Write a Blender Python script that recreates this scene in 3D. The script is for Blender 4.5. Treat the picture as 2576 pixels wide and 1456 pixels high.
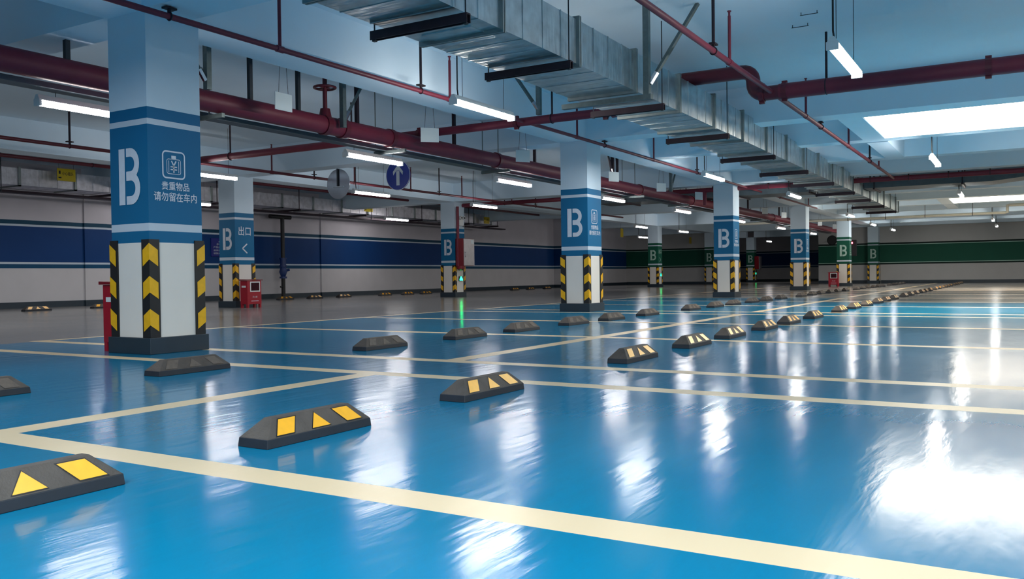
import bpy, bmesh, math, random
from mathutils import Vector, Matrix

for o in list(bpy.data.objects):
    bpy.data.objects.remove(o, do_unlink=True)
S = bpy.context.scene
COL = S.collection
random.seed(7)

# ------------------------------------------------------------------ camera, world, exposure
cam_d = bpy.data.cameras.new('camera')
cam_d.sensor_fit = 'HORIZONTAL'; cam_d.sensor_width = 36.0
cam_d.lens = 2165.0 / 2576.0 * 36.0
cam_d.clip_start = 0.02; cam_d.clip_end = 300
cam = bpy.data.objects.new('camera', cam_d); COL.objects.link(cam)
Rr, Ru, Rb = (0.510345, -0.859879, -0.012545), (0.020224, -0.002583, 0.999792), (-0.859732, -0.510492, 0.016072)
cam.matrix_world = Matrix(((Rr[0], Ru[0], Rb[0], 0.0), (Rr[1], Ru[1], Rb[1], 0.0), (Rr[2], Ru[2], Rb[2], 0.6), (0, 0, 0, 1)))
S.camera = cam
W = bpy.data.worlds.new('world'); S.world = W; W.use_nodes = True
W.node_tree.nodes['Background'].inputs[0].default_value = (0.55, 0.7, 0.9, 1)
W.node_tree.nodes['Background'].inputs[1].default_value = 0.05
S.view_settings.view_transform = 'Standard'; S.view_settings.look = 'None'
S.view_settings.gamma = 1.0; S.view_settings.use_curve_mapping = False
S.view_settings.exposure = 2.75
S.cycles.use_denoising = True
S.cycles.max_bounces = 8; S.cycles.diffuse_bounces = 4; S.cycles.glossy_bounces = 4
S.cycles.sample_clamp_indirect = 6.0
LAMP_E = 12.5          # radiance of the tube lamps
SKY_E = 2.3            # radiance of the skylights

def added_lamp_light(x, y, z):            # added area lights: unseen lamps, extending the rows to brighten floor and ceiling
    d = bpy.data.lights.new('added_tube_light', 'AREA'); d.shape = 'RECTANGLE'
    d.size = 1.2; d.size_y = 0.09; d.energy = LAMP_E * math.pi * 1.2 * 0.09
    o = bpy.data.objects.new('added_tube_light', d); COL.objects.link(o); o.location = (x, y, z)
for (x, y, z) in [(2.6, 5.08, 2.42), (-1.8, 5.08, 2.42), (2.0, 1.1, 2.36), (-2.4, 1.1, 2.36), (6.4, -3.4, 2.4), (1.6, -3.4, 2.4),
                  (11.2, -3.4, 2.4), (16, -3.4, 2.4), (0.4, 7.75, 2.26), (-3.6, 7.75, 2.26), (1.4, 12.2, 2.4), (5.6, 12.2, 2.4), (20, -7.5, 2.4), (30, -7.5, 2.4), (8, -7.5, 2.4), (11.4, 16.5, 2.42), (6.6, 16.5, 2.42), (12.2, 5.08, 2.44)]:  # the unseen pair near the left wall is added to brighten the wall duct
    added_lamp_light(x, y, z)

def added_sky_light(x0, x1, y0, y1, z, e):     # added unseen skylights behind and beside the camera, to brighten floor and ceiling
    d = bpy.data.lights.new('added_daylight', 'AREA'); d.shape = 'RECTANGLE'
    d.size = x1 - x0; d.size_y = y1 - y0; d.energy = e * math.pi * d.size * d.size_y; d.color = (0.84, 0.97, 1.0)
    o = bpy.data.objects.new('added_daylight', d); COL.objects.link(o); o.location = ((x0 + x1) / 2, (y0 + y1) / 2, z)
added_sky_light(-3.15, -0.9, -2.5, 1.94, 2.78, 3.3)
added_sky_light(4.9, 7.2, -11.0, -6.4, 2.78, 4.0)

# ------------------------------------------------------------------ materials
def lin(c):
    return tuple(((v / 255.0) / 12.92 if v / 255.0 <= 0.04045 else ((v / 255.0 + 0.055) / 1.055) ** 2.4) for v in c) + (1.0,)

def mat(name, rgb, rough=0.6, metal=0.0, var=0.06, scale=6.0, bump=0.0, bscale=40.0, spec=0.5):
    m = bpy.data.materials.new(name); m.use_nodes = True
    nt = m.node_tree; b = nt.nodes['Principled BSDF']
    b.inputs['Roughness'].default_value = rough; b.inputs['Metallic'].default_value = metal
    b.inputs['Specular IOR Level'].default_value = spec
    c = lin(rgb)
    tc = nt.nodes.new('ShaderNodeTexCoord')
    n = nt.nodes.new('ShaderNodeTexNoise'); n.inputs['Scale'].default_value = scale; n.inputs['Detail'].default_value = 4
    nt.links.new(tc.outputs['Object'], n.inputs['Vector'])
    r = nt.nodes.new('ShaderNodeValToRGB')
    r.color_ramp.elements[0].position = 0.3; r.color_ramp.elements[1].position = 0.7
    r.color_ramp.elements[0].color = tuple(max(0, v * (1 - var)) for v in c[:3]) + (1,)
    r.color_ramp.elements[1].color = tuple(min(1, v * (1 + var)) for v in c[:3]) + (1,)
    nt.links.new(n.outputs['Fac'], r.inputs['Fac']); nt.links.new(r.outputs['Color'], b.inputs['Base Color'])
    if bump:
        n2 = nt.nodes.new('ShaderNodeTexNoise'); n2.inputs['Scale'].default_value = bscale
        nt.links.new(tc.outputs['Object'], n2.inputs['Vector'])
        bp = nt.nodes.new('ShaderNodeBump'); bp.inputs['Strength'].default_value = bump; bp.inputs['Distance'].default_value = 0.01
        nt.links.new(n2.outputs['Fac'], bp.inputs['Height']); nt.links.new(bp.outputs['Normal'], b.inputs['Normal'])
    return m

def emis(name, rgb, strength):
    m = bpy.data.materials.new(name); m.use_nodes = True
    b = m.node_tree.nodes['Principled BSDF']
    b.inputs['Base Color'].default_value = lin(rgb)
    b.inputs['Emission Color'].default_value = lin(rgb); b.inputs['Emission Strength'].default_value = strength
    return m

def banded(name, bands, rough=0.55):
    """flat painted bands by height above the floor: [(z_from, rgb), ...]"""
    m = bpy.data.materials.new(name); m.use_nodes = True
    nt = m.node_tree; b = nt.nodes['Principled BSDF']; b.inputs['Roughness'].default_value = rough; b.inputs['Specular IOR Level'].default_value = 0.25
    g = nt.nodes.new('ShaderNodeNewGeometry'); sx = nt.nodes.new('ShaderNodeSeparateXYZ')
    nt.links.new(g.outputs['Position'], sx.inputs[0])
    dv = nt.nodes.new('ShaderNodeMath'); dv.operation = 'DIVIDE'; dv.inputs[1].default_value = 4.0
    nt.links.new(sx.outputs['Z'], dv.inputs[0])
    r = nt.nodes.new('ShaderNodeValToRGB'); r.color_ramp.interpolation = 'CONSTANT'
    el = r.color_ramp.elements
    el[0].position = 0.0; el[0].color = lin(bands[0][1])
    el[1].position = bands[1][0] / 4.0; el[1].color = lin(bands[1][1])
    for z, c in bands[2:]:
        e = el.new(z / 4.0); e.color = lin(c)
    nt.links.new(dv.outputs[0], r.inputs['Fac'])
    n = nt.nodes.new('ShaderNodeTexNoise'); n.inputs['Scale'].default_value = 1.7; n.inputs['Detail'].default_value = 5
    nt.links.new(g.outputs['Position'], n.inputs['Vector'])
    mp = nt.nodes.new('ShaderNodeMapRange'); mp.inputs['To Min'].default_value = 0.9; mp.inputs['To Max'].default_value = 1.08
    nt.links.new(n.outputs['Fac'], mp.inputs['Value'])
    mx = nt.nodes.new('ShaderNodeMix'); mx.data_type = 'RGBA'; mx.blend_type = 'MULTIPLY'; mx.inputs[0].default_value = 1.0
    nt.links.new(r.outputs['Color'], mx.inputs[6]); nt.links.new(mp.outputs[0], mx.inputs[7])
    nt.links.new(mx.outputs[2], b.inputs['Base Color'])
    return m

def epoxy(name, rgb, rough):
    """rolled epoxy paint: glossy, with faint roller waves and scuffs"""
    m = bpy.data.materials.new(name); m.use_nodes = True
    nt = m.node_tree; b = nt.nodes['Principled BSDF']
    g = nt.nodes.new('ShaderNodeNewGeometry')
    mpn = nt.nodes.new('ShaderNodeMapping'); mpn.inputs['Scale'].default_value = (0.6, 3.2, 1.0); mpn.inputs['Rotation'].default_value = (0, 0, math.radians(12))
    nt.links.new(g.outputs['Position'], mpn.inputs['Vector'])
    n = nt.nodes.new('ShaderNodeTexNoise'); n.inputs['Scale'].default_value = 3.0; n.inputs['Detail'].default_value = 5
    nt.links.new(mpn.outputs[0], n.inputs['Vector'])
    bp = nt.nodes.new('ShaderNodeBump'); bp.inputs['Strength'].default_value = 0.11; bp.inputs['Distance'].default_value = 0.02
    nt.links.new(n.outputs['Fac'], bp.inputs['Height']); nt.links.new(bp.outputs['Normal'], b.inputs['Normal'])
    n2 = nt.nodes.new('ShaderNodeTexNoise'); n2.inputs['Scale'].default_value = 0.8; n2.inputs['Detail'].default_value = 6
    nt.links.new(g.outputs['Position'], n2.inputs['Vector'])
    mr = nt.nodes.new('ShaderNodeMapRange'); mr.inputs['To Min'].default_value = rough * 0.7; mr.inputs['To Max'].default_value = rough * 1.4
    nt.links.new(n2.outputs['Fac'], mr.inputs['Value']); nt.links.new(mr.outputs[0], b.inputs['Roughness'])
    c = lin(rgb)
    r = nt.nodes.new('ShaderNodeValToRGB')
    r.color_ramp.elements[0].position = 0.35; r.color_ramp.elements[1].position = 0.7
    r.color_ramp.elements[0].color = tuple(v * 0.94 for v in c[:3]) + (1,); r.color_ramp.elements[1].color = tuple(min(1, v * 1.05) for v in c[:3]) + (1,)
    nt.links.new(n2.outputs['Fac'], r.inputs['Fac']); nt.links.new(r.outputs['Color'], b.inputs['Base Color'])
    b.inputs['Specular IOR Level'].default_value = 0.1
    return m

def galvanised(name, rgb, rough):
    m = mat(name, rgb, rough, 1.0, 0.16, 9.0)
    nt = m.node_tree; b = nt.nodes['Principled BSDF']
    tc = nt.nodes.new('ShaderNodeTexCoord'); mp = nt.nodes.new('ShaderNodeMapping'); mp.inputs['Scale'].default_value = (7.0, 1.2, 1.2)
    nt.links.new(tc.outputs['Object'], mp.inputs[0])
    n = nt.nodes.new('ShaderNodeTexNoise'); n.inputs['Scale'].default_value = 1.6; n.inputs['Detail'].default_value = 2
    nt.links.new(mp.outputs[0], n.inputs['Vector'])
    bp = nt.nodes.new('ShaderNodeBump'); bp.inputs['Strength'].default_value = 0.35; bp.inputs['Distance'].default_value = 0.03
    nt.links.new(n.outputs['Fac'], bp.inputs['Height']); nt.links.new(bp.outputs['Normal'], b.inputs['Normal'])
    return m

WHITE, UPPER_COOL_CAST = (228, 223, 216), (206, 224, 236)  # upper column white has the cool cast of the light put into its colour
M = {}
M['blue_floor'] = epoxy('blue_epoxy', (0, 112, 150), 0.14)
M['grey_floor'] = epoxy('grey_epoxy', (128, 126, 124), 0.16)
M['line'] = epoxy('line_paint', (212, 190, 156), 0.3)
M['ceiling'] = mat('ceiling_paint', (222, 240, 252), 0.85, var=0.03, scale=1.0)
BLUE, LBLUE = (10, 102, 146), (196, 208, 220)
col_b = [(0, WHITE), (0.906, BLUE), (0.998, LBLUE), (1.047, BLUE), (1.845, LBLUE), (1.905, BLUE), (1.994, UPPER_COOL_CAST)]
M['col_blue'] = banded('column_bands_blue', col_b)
GREEN = (20, 84, 66)
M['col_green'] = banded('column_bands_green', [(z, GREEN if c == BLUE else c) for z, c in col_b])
WB = (2, 58, 116)
M['wall_blue'] = banded('wall_bands_blue', [(0, (205, 202, 204)), (0.906, (10, 72, 108)), (0.985, LBLUE), (1.04, WB), (1.845, LBLUE), (1.90, (10, 66, 92)), (1.99, (204, 200, 206))], 0.6)
M['wall_green'] = banded('wall_bands_green', [(0, (190, 188, 186)), (0.92, (14, 40, 34)), (0.985, (170, 205, 190)), (1.03, GREEN), (1.86, (170, 205, 190)), (1.90, (20, 40, 36)), (1.98, (186, 186, 184))], 0.6)
M['wall_plain'] = mat('wall_plain', (190, 190, 190), 0.8)
M['base'] = mat('dark_skirting', (34, 50, 62), 0.4)
M['black'] = mat('black_rubber', (26, 27, 30), 0.55, var=0.15, scale=20)
M['stop_top'] = mat('dusty_rubber', (74, 67, 62), 0.7, var=0.18, scale=14, bump=0.2, bscale=120)
M['stop_side'] = mat('stop_rubber', (28, 33, 42), 0.5, var=0.15, scale=14)
M['yellow'] = mat('reflector_yellow', (240, 172, 40), 0.35, var=0.05, scale=30)
M['worn'] = mat('worn_reflector', (92, 82, 74), 0.6, var=0.2, scale=30)
M['guard_black'] = mat('guard_black', (22, 23, 26), 0.45, var=0.1)
M['guard_yellow'] = mat('guard_yellow', (232, 176, 20), 0.4, var=0.08, scale=20)
M['red'] = mat('red_pipe_paint', (116, 34, 54), 0.5, var=0.08, scale=5)
M['darkred'] = mat('dark_red_pipe_paint', (96, 24, 40), 0.4, var=0.1, scale=5)
M['redbox'] = mat('red_box_paint', (158, 14, 38), 0.35, var=0.05)
M['darkred_box'] = mat('dark_red_box_paint', (120, 14, 30), 0.35, var=0.05)
M['galv'] = galvanised('galvanised_sheet', (196, 204, 206), 0.32)
M['galv_wall'] = galvanised('galvanised_wall_duct', (214, 214, 220), 0.5)
M['galv_rib'] = mat('galvanised_rib', (150, 158, 156), 0.4, 0.9, 0.12, 12)
M['strut'] = mat('zinc_strut', (112, 124, 124), 0.45, 0.7, 0.12, 20)
M['darksteel'] = mat('dark_steel', (52, 40, 48), 0.5, 0.5, 0.15, 12)
M['rod'] = mat('rod_steel', (60, 66, 72), 0.5, 0.7)
M['cord'] = mat('black_cord', (18, 22, 28), 0.5)
M['white_metal'] = mat('white_enamel', (224, 226, 226), 0.4, var=0.02)
M['plate'] = mat('plate_white', (214, 224, 226), 0.5, var=0.03)
M['lettering'] = mat('stencil_white', (206, 214, 226), 0.5, var=0.04, scale=20)
M['lettering_g'] = mat('stencil_pale_green', (168, 196, 184), 0.5, var=0.04)
M['sign_blue'] = mat('traffic_blue', (16, 52, 150), 0.3, var=0.03)
M['sign_white'] = mat('traffic_white', (206, 216, 222), 0.35, var=0.03)
M['alu'] = mat('brushed_aluminium', (200, 200, 206), 0.22, 1.0, 0.05, 20)
M['stainless'] = mat('stainless_door', (176, 172, 174), 0.35, 0.6, 0.08, 8)
M['notice'] = mat('notice_blue', (10, 26, 124), 0.4, var=0.05)
M['ysign'] = mat('sign_yellow', (206, 180, 20), 0.45, var=0.06)
M['glass_dark'] = mat('dark_glass', (58, 26, 34), 0.1, var=0.2, scale=12)
M['valve'] = mat('valve_blue', (18, 50, 110), 0.4, var=0.1)
M['pale_pipe'] = mat('pale_pipe', (214, 212, 196), 0.5, var=0.04)
M['tray'] = mat('tray_grey', (92, 106, 114), 0.45, 0.4, 0.08, 8)
M['lamp'] = emis('lamp_diffuser', (255, 252, 246), LAMP_E)
M['lamp_aisle'] = emis('lamp_diffuser_aisle', (255, 250, 250), LAMP_E * 0.62)
M['sky'] = emis('skylight_glow', (255, 242, 222), SKY_E)
M['exit'] = emis('exit_green_glow', (20, 230, 120), 2.5)
M['red_led'] = emis('red_led', (255, 60, 80), 4.0)
M['white_led'] = emis('white_led', (255, 245, 245), 5.0)

# ------------------------------------------------------------------ mesh helpers
class MB:
    def __init__(s): s.v = []; s.f = []; s.mi = []
    def add(s, vs, fs, mi=0):
        n = len(s.v); s.v += [tuple(v) for v in vs]
        s.f += [tuple(i + n for i in f) for f in fs]; s.mi += [mi] * len(fs)
    def box(s, x0, x1, y0, y1, z0, z1, mi=0):
        s.add([(x0, y0, z0), (x1, y0, z0), (x1, y1, z0), (x0, y1, z0), (x0, y0, z1), (x1, y0, z1), (x1, y1, z1), (x0, y1, z1)],
              [(0, 3, 2, 1), (4, 5, 6, 7), (0, 1, 5, 4), (1, 2, 6, 5), (2, 3, 7, 6), (3, 0, 4, 7)], mi)
    def hexa(s, lo, hi, mi=0):
        s.add(list(lo) + list(hi), [(3, 2, 1, 0), (4, 5, 6, 7), (0, 1, 5, 4), (1, 2, 6, 5), (2, 3, 7, 6), (3, 0, 4, 7)], mi)
    def tube(s, pts, r, seg=12, mi=0, cap=True):
        pts = [Vector(p) for p in pts]; rs = r if isinstance(r, (list, tuple)) else [r] * len(pts)
        rings = []; n0 = len(s.v)
        up = None
        for i, p in enumerate(pts):
            d = (pts[min(i + 1, len(pts) - 1)] - pts[max(i - 1, 0)]).normalized()
            if up is None:
                up = Vector((0, 0, 1)) if abs(d.z) < 0.9 else Vector((1, 0, 0))
            a = d.cross(up)
            if a.length < 1e-4: a = d.cross(Vector((0, 1, 0)))
            a.normalize(); b = a.cross(d).normalized(); up = b
            for k in range(seg):
                t = 2 * math.pi * k / seg
                s.v.append(tuple(p + (a * math.cos(t) + b * math.sin(t)) * rs[i]))
        for i in range(len(pts) - 1):
            for k in range(seg):
                k2 = (k + 1) % seg
                s.f.append((n0 + i * seg + k, n0 + i * seg + k2, n0 + (i + 1) * seg + k2, n0 + (i + 1) * seg + k)); s.mi.append(mi)
        if cap:
            s.f.append(tuple(n0 + k for k in reversed(range(seg)))); s.mi.append(mi)
            e = n0 + (len(pts) - 1) * seg
            s.f.append(tuple(e + k for k in range(seg))); s.mi.append(mi)
    def torus(s, c, ax, R, r, seg=24, sg=8, mi=0):
        c = Vector(c); ax = Vector(ax).normalized()
        a = ax.orthogonal().normalized(); b = ax.cross(a); n0 = len(s.v)
        for i in range(seg):
            t = 2 * math.pi * i / seg; d = a * math.cos(t) + b * math.sin(t)
            for k in range(sg):
                u = 2 * math.pi * k / sg
                s.v.append(tuple(c + d * (R + r * math.cos(u)) + ax * (r * math.sin(u))))
        for i in range(seg):
            for k in range(sg):
                i2 = (i + 1) % seg; k2 = (k + 1) % sg
                s.f.append((n0 + i * sg + k, n0 + i2 * sg + k, n0 + i2 * sg + k2, n0 + i * sg + k2)); s.mi.append(mi)
    def build(s, name, mats, parent=None, bevel=0.0, smooth=False, origin=None):
        me = bpy.data.meshes.new(name)
        org = Vector(origin) if origin is not None else Vector((0, 0, 0))
        me.from_pydata([tuple(Vector(v) - org) for v in s.v], [], s.f)
        for m in (mats if isinstance(mats, (list, tuple)) else [mats]): me.materials.append(m)
        me.polygons.foreach_set('material_index', s.mi)
        bm = bmesh.new(); bm.from_mesh(me); bmesh.ops.recalc_face_normals(bm, faces=bm.faces)
        if bevel:
            bmesh.ops.bevel(bm, geom=list(bm.edges), offset=bevel, segments=2, affect='EDGES', profile=0.6)
        bm.to_mesh(me); bm.free()
        if smooth:
            for p in me.polygons: p.use_smooth = True
            try: me.set_sharp_from_angle(angle=math.radians(40))
            except Exception: pass
        o = bpy.data.objects.new(name, me); COL.objects.link(o)
        o.location = org
        if parent is not None:
            o.parent = parent; o.location = org
        return o

def boxo(name, m, parent, x0, x1, y0, y1, z0, z1, bevel=0.0):
    b = MB(); b.box(x0, x1, y0, y1, z0, z1); return b.build(name, m, parent, bevel)
def tubeo(name, m, parent, pts, r, seg=12, smooth=True):
    b = MB(); b.tube(pts, r, seg); return b.build(name, m, parent, smooth=smooth)

def tag(o, label, cat, group=None):
    o['label'] = label; o['category'] = cat
    if group: o['group'] = group
    return o
def thing(name, label, cat, loc=(0, 0, 0), group=None, rz=0.0):
    o = bpy.data.objects.new(name, None); COL.objects.link(o); o.location = loc; o.rotation_euler = (0, 0, rz)
    o.empty_display_size = 0.1
    return tag(o, label, cat, group)
def struct(name, mb, m, **k):
    o = mb.build(name, m, **k); o['kind'] = 'structure'; return o
def dup(root, loc, rz=None, label=None, group=None):
    r = root.copy(); COL.objects.link(r); r.location = loc
    if rz is not None: r.rotation_euler = (0, 0, rz)
    if label: r['label'] = label
    if group: r['group'] = group
    for ch in list(root.children):
        c = ch.copy(); COL.objects.link(c); c.parent = r
        for g in list(ch.children):
            d = g.copy(); COL.objects.link(d); d.parent = c
    return r
ORD = ['first', 'second', 'third', 'fourth', 'fifth', 'sixth', 'seventh', 'eighth', 'ninth', 'tenth', 'eleventh', 'twelfth', 'thirteenth', 'fourteenth',
       'fifteenth', 'sixteenth', 'seventeenth', 'eighteenth', 'nineteenth', 'twentieth'] + ['twenty-' + w for w in ('first', 'second', 'third', 'fourth', 'fifth', 'sixth', 'seventh', 'eighth', 'ninth')] + ['thirtieth'] + ['thirty-' + w for w in ('first', 'second', 'third', 'fourth', 'fifth', 'sixth', 'seventh', 'eighth', 'ninth')]

# planar decal polygons: (u right, v up) on a wall whose outward normal is -X or -Y
def place2d(face, u, v, off):
    """face=('x', X, Ymid, Zmid): normal -X, u runs to -Y; face=('y', Y, Xmid, Zmid): normal -Y, u runs to +X"""
    if face[0] == 'x': return (face[1] - off, face[2] - u, face[3] + v)
    return (face[2] + u, face[1] - off, face[3] + v)
def decal(name, polys, face, m, parent, off=0.003):
    b = MB()
    for p in polys:
        b.add([place2d(face, q[0], q[1], off + (q[2] if len(q) > 2 else 0.0)) for q in p], [tuple(range(len(p)))])
    return b.build(name, m, parent)
def arc(cx, cy, r, a0, a1, n=10):
    return [(cx + r * math.cos(math.radians(a0 + (a1 - a0) * i / n)), cy + r * math.sin(math.radians(a0 + (a1 - a0) * i / n))) for i in range(n + 1)]
def strip(outer, inner):
    return [[outer[i], outer[i + 1], inner[i + 1], inner[i]] for i in range(len(outer) - 1)]
def letter_B(w, h):
    P = [[(0, 0), (0.19, 0), (0.19, 1), (0, 1)]]
    def bowl(cx, y0, y1, t):
        cy = (y0 + y1) / 2; ro = (y1 - y0) / 2; ri = ro - t
        o = [(0.235, y1)] + arc(cx, cy, ro, 90, -90, 12) + [(0.235, y0)]
        i = [(0.235, y1 - t)] + arc(cx, cy, ri, 90, -90, 12) + [(0.235, y0 + t)]
        return strip(o, i)
    P += bowl(0.36, 0.44, 1.0, 0.15)
    P = [[(u, v, 0.0) for u, v in p] for p in P] + [[(u, v, 0.0012) for u, v in p] for p in bowl(0.38, 0.0, 0.575, 0.15)]
    return [[((u / 0.66 - 0.5) * w, (v - 0.5) * h, k) for u, v, k in p] for p in P]
def frame_strip(w, h, r, t, n=5):
    """rounded rectangle outline"""
    def path(w, h, r):
        p = []
        for cx, cy, a in ((w / 2 - r, h / 2 - r, 0), (-w / 2 + r, h / 2 - r, 90), (-w / 2 + r, -h / 2 + r, 180), (w / 2 - r, -h / 2 + r, 270)):
            p += arc(cx, cy, r, a, a + 90, n)
        return p + [p[0]]
    return strip(path(w, h, r), path(w - 2 * t, h - 2 * t, max(r - t, 0.001)))
def rect(u0, u1, v0, v1): return [(u0, v0), (u1, v0), (u1, v1), (u0, v1)]
def bar2(a, b, t):
    a = Vector(a); b = Vector(b); d = (b - a).normalized(); n = Vector((-d.y, d.x)) * t / 2
    return [tuple(a - n), tuple(b - n), tuple(b + n), tuple(a + n)]

TXT = {}
def text(name, body, face, w, h, m, parent, off=0.003, bold=0.0):
    if body not in TXT:
        cu = bpy.data.curves.new('t', 'FONT'); cu.body = body; cu.size = 1.0; cu.resolution_u = 3; cu.offset = bold
        to = bpy.data.objects.new('t', cu); COL.objects.link(to)
        dg = bpy.context.evaluated_depsgraph_get(); dg.update()
        me = bpy.data.meshes.new_from_object(to.evaluated_get(dg))
        vs = [tuple(v.co) for v in me.vertices]; fs = [tuple(p.vertices) for p in me.polygons]
        bpy.data.objects.remove(to); bpy.data.meshes.remove(me); bpy.data.curves.remove(cu)
        TXT[body] = (vs, fs)
    vs, fs = TXT[body]
    if not vs: return None
    x0 = min(v[0] for v in vs); x1 = max(v[0] for v in vs); y0 = min(v[1] for v in vs); y1 = max(v[1] for v in vs)
    b = MB()
    b.add([place2d(face, ((v[0] - x0) / (x1 - x0) - 0.5) * w, ((v[1] - y0) / (y1 - y0) - 0.5) * h, off) for v in vs], fs)
    return b.build(name, m, parent)

# ------------------------------------------------------------------ grid of the building
PX, CX0, CY0, CYS = 8.137, 4.476, 6.05, 8.2
CWX, CWY = 0.52, 0.483
CEIL, BEAM = 3.30, 2.77
WALLY = 19.5
FARX = 45.68

# floor: one sheet cut along the painted lines
blx = []
for k in range(-2, 6):
    for a in (1.78, 4.12, 4.95, 7.44): blx.append((a + 8.137 * k, a + 8.137 * k + 0.145))
cy0, cy1 = 3.43, 3.58
ay0, ay1 = 8.48, 8.60
ny0, ny1 = -1.75, -1.63
xs = sorted(set([-12.0, 62.0, 17.86, 20.95, FARX + 0.4] + [v for p in blx for v in p if -12 < v < 45]))
ys = sorted([-13.0, ny0, ny1, cy0, cy1, ay0, ay1, 13.9, 14.9, 20.4])
b = MB()
for i in range(len(xs) - 1):
    for j in range(len(ys) - 1):
        xm, ym = (xs[i] + xs[i + 1]) / 2, (ys[j] + ys[j + 1]) / 2
        online = any(p[0] - 1e-6 < xm < p[1] + 1e-6 for p in blx) and ny0 < ym < ay1
        gap = any(4.265 + 8.137 * k < xm < 4.95 + 8.137 * k for k in range(-2, 6))
        mi = 1
        if ny1 < ym < ay0 and xm < (17.86 if ym < cy0 else 20.95): mi = 0
        if ny0 < ym < ay1 and xm < 44.6:
            if online and xm < 42: mi = 2
            if cy0 < ym < cy1 and not gap: mi = 2
            if ay0 < ym < ay1 and not gap: mi = 2
            if ny0 < ym < ny1: mi = 2
        b.add([(xs[i], ys[j], 0), (xs[i + 1], ys[j], 0), (xs[i + 1], ys[j + 1], 0), (xs[i], ys[j + 1], 0)], [(0, 1, 2, 3)], mi)
struct('floor', b, [M['blue_floor'], M['grey_floor'], M['line']])

b = MB(); b.box(-12, 62, -13, 20.4, CEIL, CEIL + 0.2); struct('ceiling', b, M['ceiling'])

# beams
nb = [0]
def beam(x0, x1, y0, y1, z=BEAM):
    nb[0] += 1
    bb = MB(); bb.box(x0, x1, y0, y1, z, CEIL + 0.01); struct('trim_%d' % nb[0], bb, M['ceiling'])
for j in (-1, 0, 1):
    y = CY0 + CYS * j; beam(-12, FARX + 0.3, y, y + CWY)
for i in range(-1, 7):
    x = CX0 + PX * i - 0.03
    for a, c in ((-13, CY0 - CYS), (CY0 - CYS + CWY, CY0), (CY0 + CWY, CY0 + CYS), (CY0 + CYS + CWY, WALLY + 0.2)):
        beam(x, x + 0.42, a, c)
for i in (1, 2, 3, 4):
    x = CX0 + PX * i
    for d in (2.71, 5.42):
        beam(x + d + 0.08, x + d + 0.42, CY0 - CYS + CWY, CY0, BEAM + 0.02)
for i in (1, 3):
    x = CX0 + PX * i
    beam(x + 0.40, x + 2.78, 1.95, 2.28, BEAM + 0.01)
    beam(x + 3.14, x + 5.49, 1.95, 2.28, BEAM + 0.01)

# walls
b = MB(); b.box(-12, 62, WALLY, WALLY + 0.3, 0, CEIL)
for i in (1, 2, 3): b.box(CX0 + PX * i, CX0 + PX * i + 0.6, WALLY - 0.04, WALLY, 0, CEIL)
b.box(CX0 + PX * 4 - 0.2, CX0 + PX * 4 + 0.5, WALLY - 0.55, WALLY, 0, CEIL)
struct('wall_left', b, M['wall_blue'])
b = MB(); b.box(-12, 62, WALLY - 0.03, WALLY, 0, 0.14)
for i in (1, 2, 3): b.box(CX0 + PX * i - 0.02, CX0 + PX * i + 0.62, WALLY - 0.07, WALLY, 0, 0.14)
b.box(CX0 + PX * 4 - 0.23, CX0 + PX * 4 + 0.53, WALLY - 0.58, WALLY, 0, 0.14)
struct('baseboard_left', b, M['base'])
b = MB(); b.box(FARX, FARX + 0.3, -13, 8.95, 0, CEIL); b.box(FARX, FARX + 0.3, 14.3, WALLY, 0, CEIL)
struct('wall_far', b, M['wall_green'])
b = MB(); b.box(FARX - 0.03, FARX, -13, 6.0, 0, 0.15); b.box(FARX - 0.03, FARX, 6.55, 8.95, 0, 0.15); b.box(FARX - 0.03, FARX, 14.75, WALLY - 0.03, 0, 0.15)
struct('baseboard_far', b, M['base'])
b = MB(); b.box(58, 58.3, 5, WALLY, 0, CEIL); b.box(FARX + 0.3, 58, 4.8, 5.0, 0, CEIL); struct('wall_rear', b, M['wall_blue'])
b = MB(); b.box(57.97, 58, 5, WALLY - 0.03, 0, 0.15); struct('baseboard_rear', b, M['base'])
b = MB(); b.box(-12, FARX, -13.3, -13, 0, CEIL); struct('wall_right', b, M['wall_plain'])
b = MB(); b.box(-12.3, -12, -13.3, WALLY + 0.3, 0, CEIL); struct('wall_back', b, M['wall_plain'])

# skylights
for n, x in enumerate((13.12, 13.12 + 2 * PX)):
    t = thing('skylight', ['large bright skylight panel above the near right bays', 'smaller looking bright skylight panel far back near the green wall'][n], 'skylight', (0, 0, 0), 'skylights')
    x1 = x + 2.25
    b = MB(); b.box(x, x1, -2.5, 1.94, BEAM + 0.03, BEAM + 0.06); b.build('glowing_panel', M['sky'], t)
    b = MB()
    for bx in ((x - 0.02, x1 + 0.02, 1.94, 1.97), (x - 0.02, x1 + 0.02, -2.53, -2.5), (x - 0.02, x, -2.5, 1.94), (x1, x1 + 0.02, -2.5, 1.94)):
        b.box(*bx, BEAM + 0.015, CEIL)
    b.build('frame', M['ceiling'], t)

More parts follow.
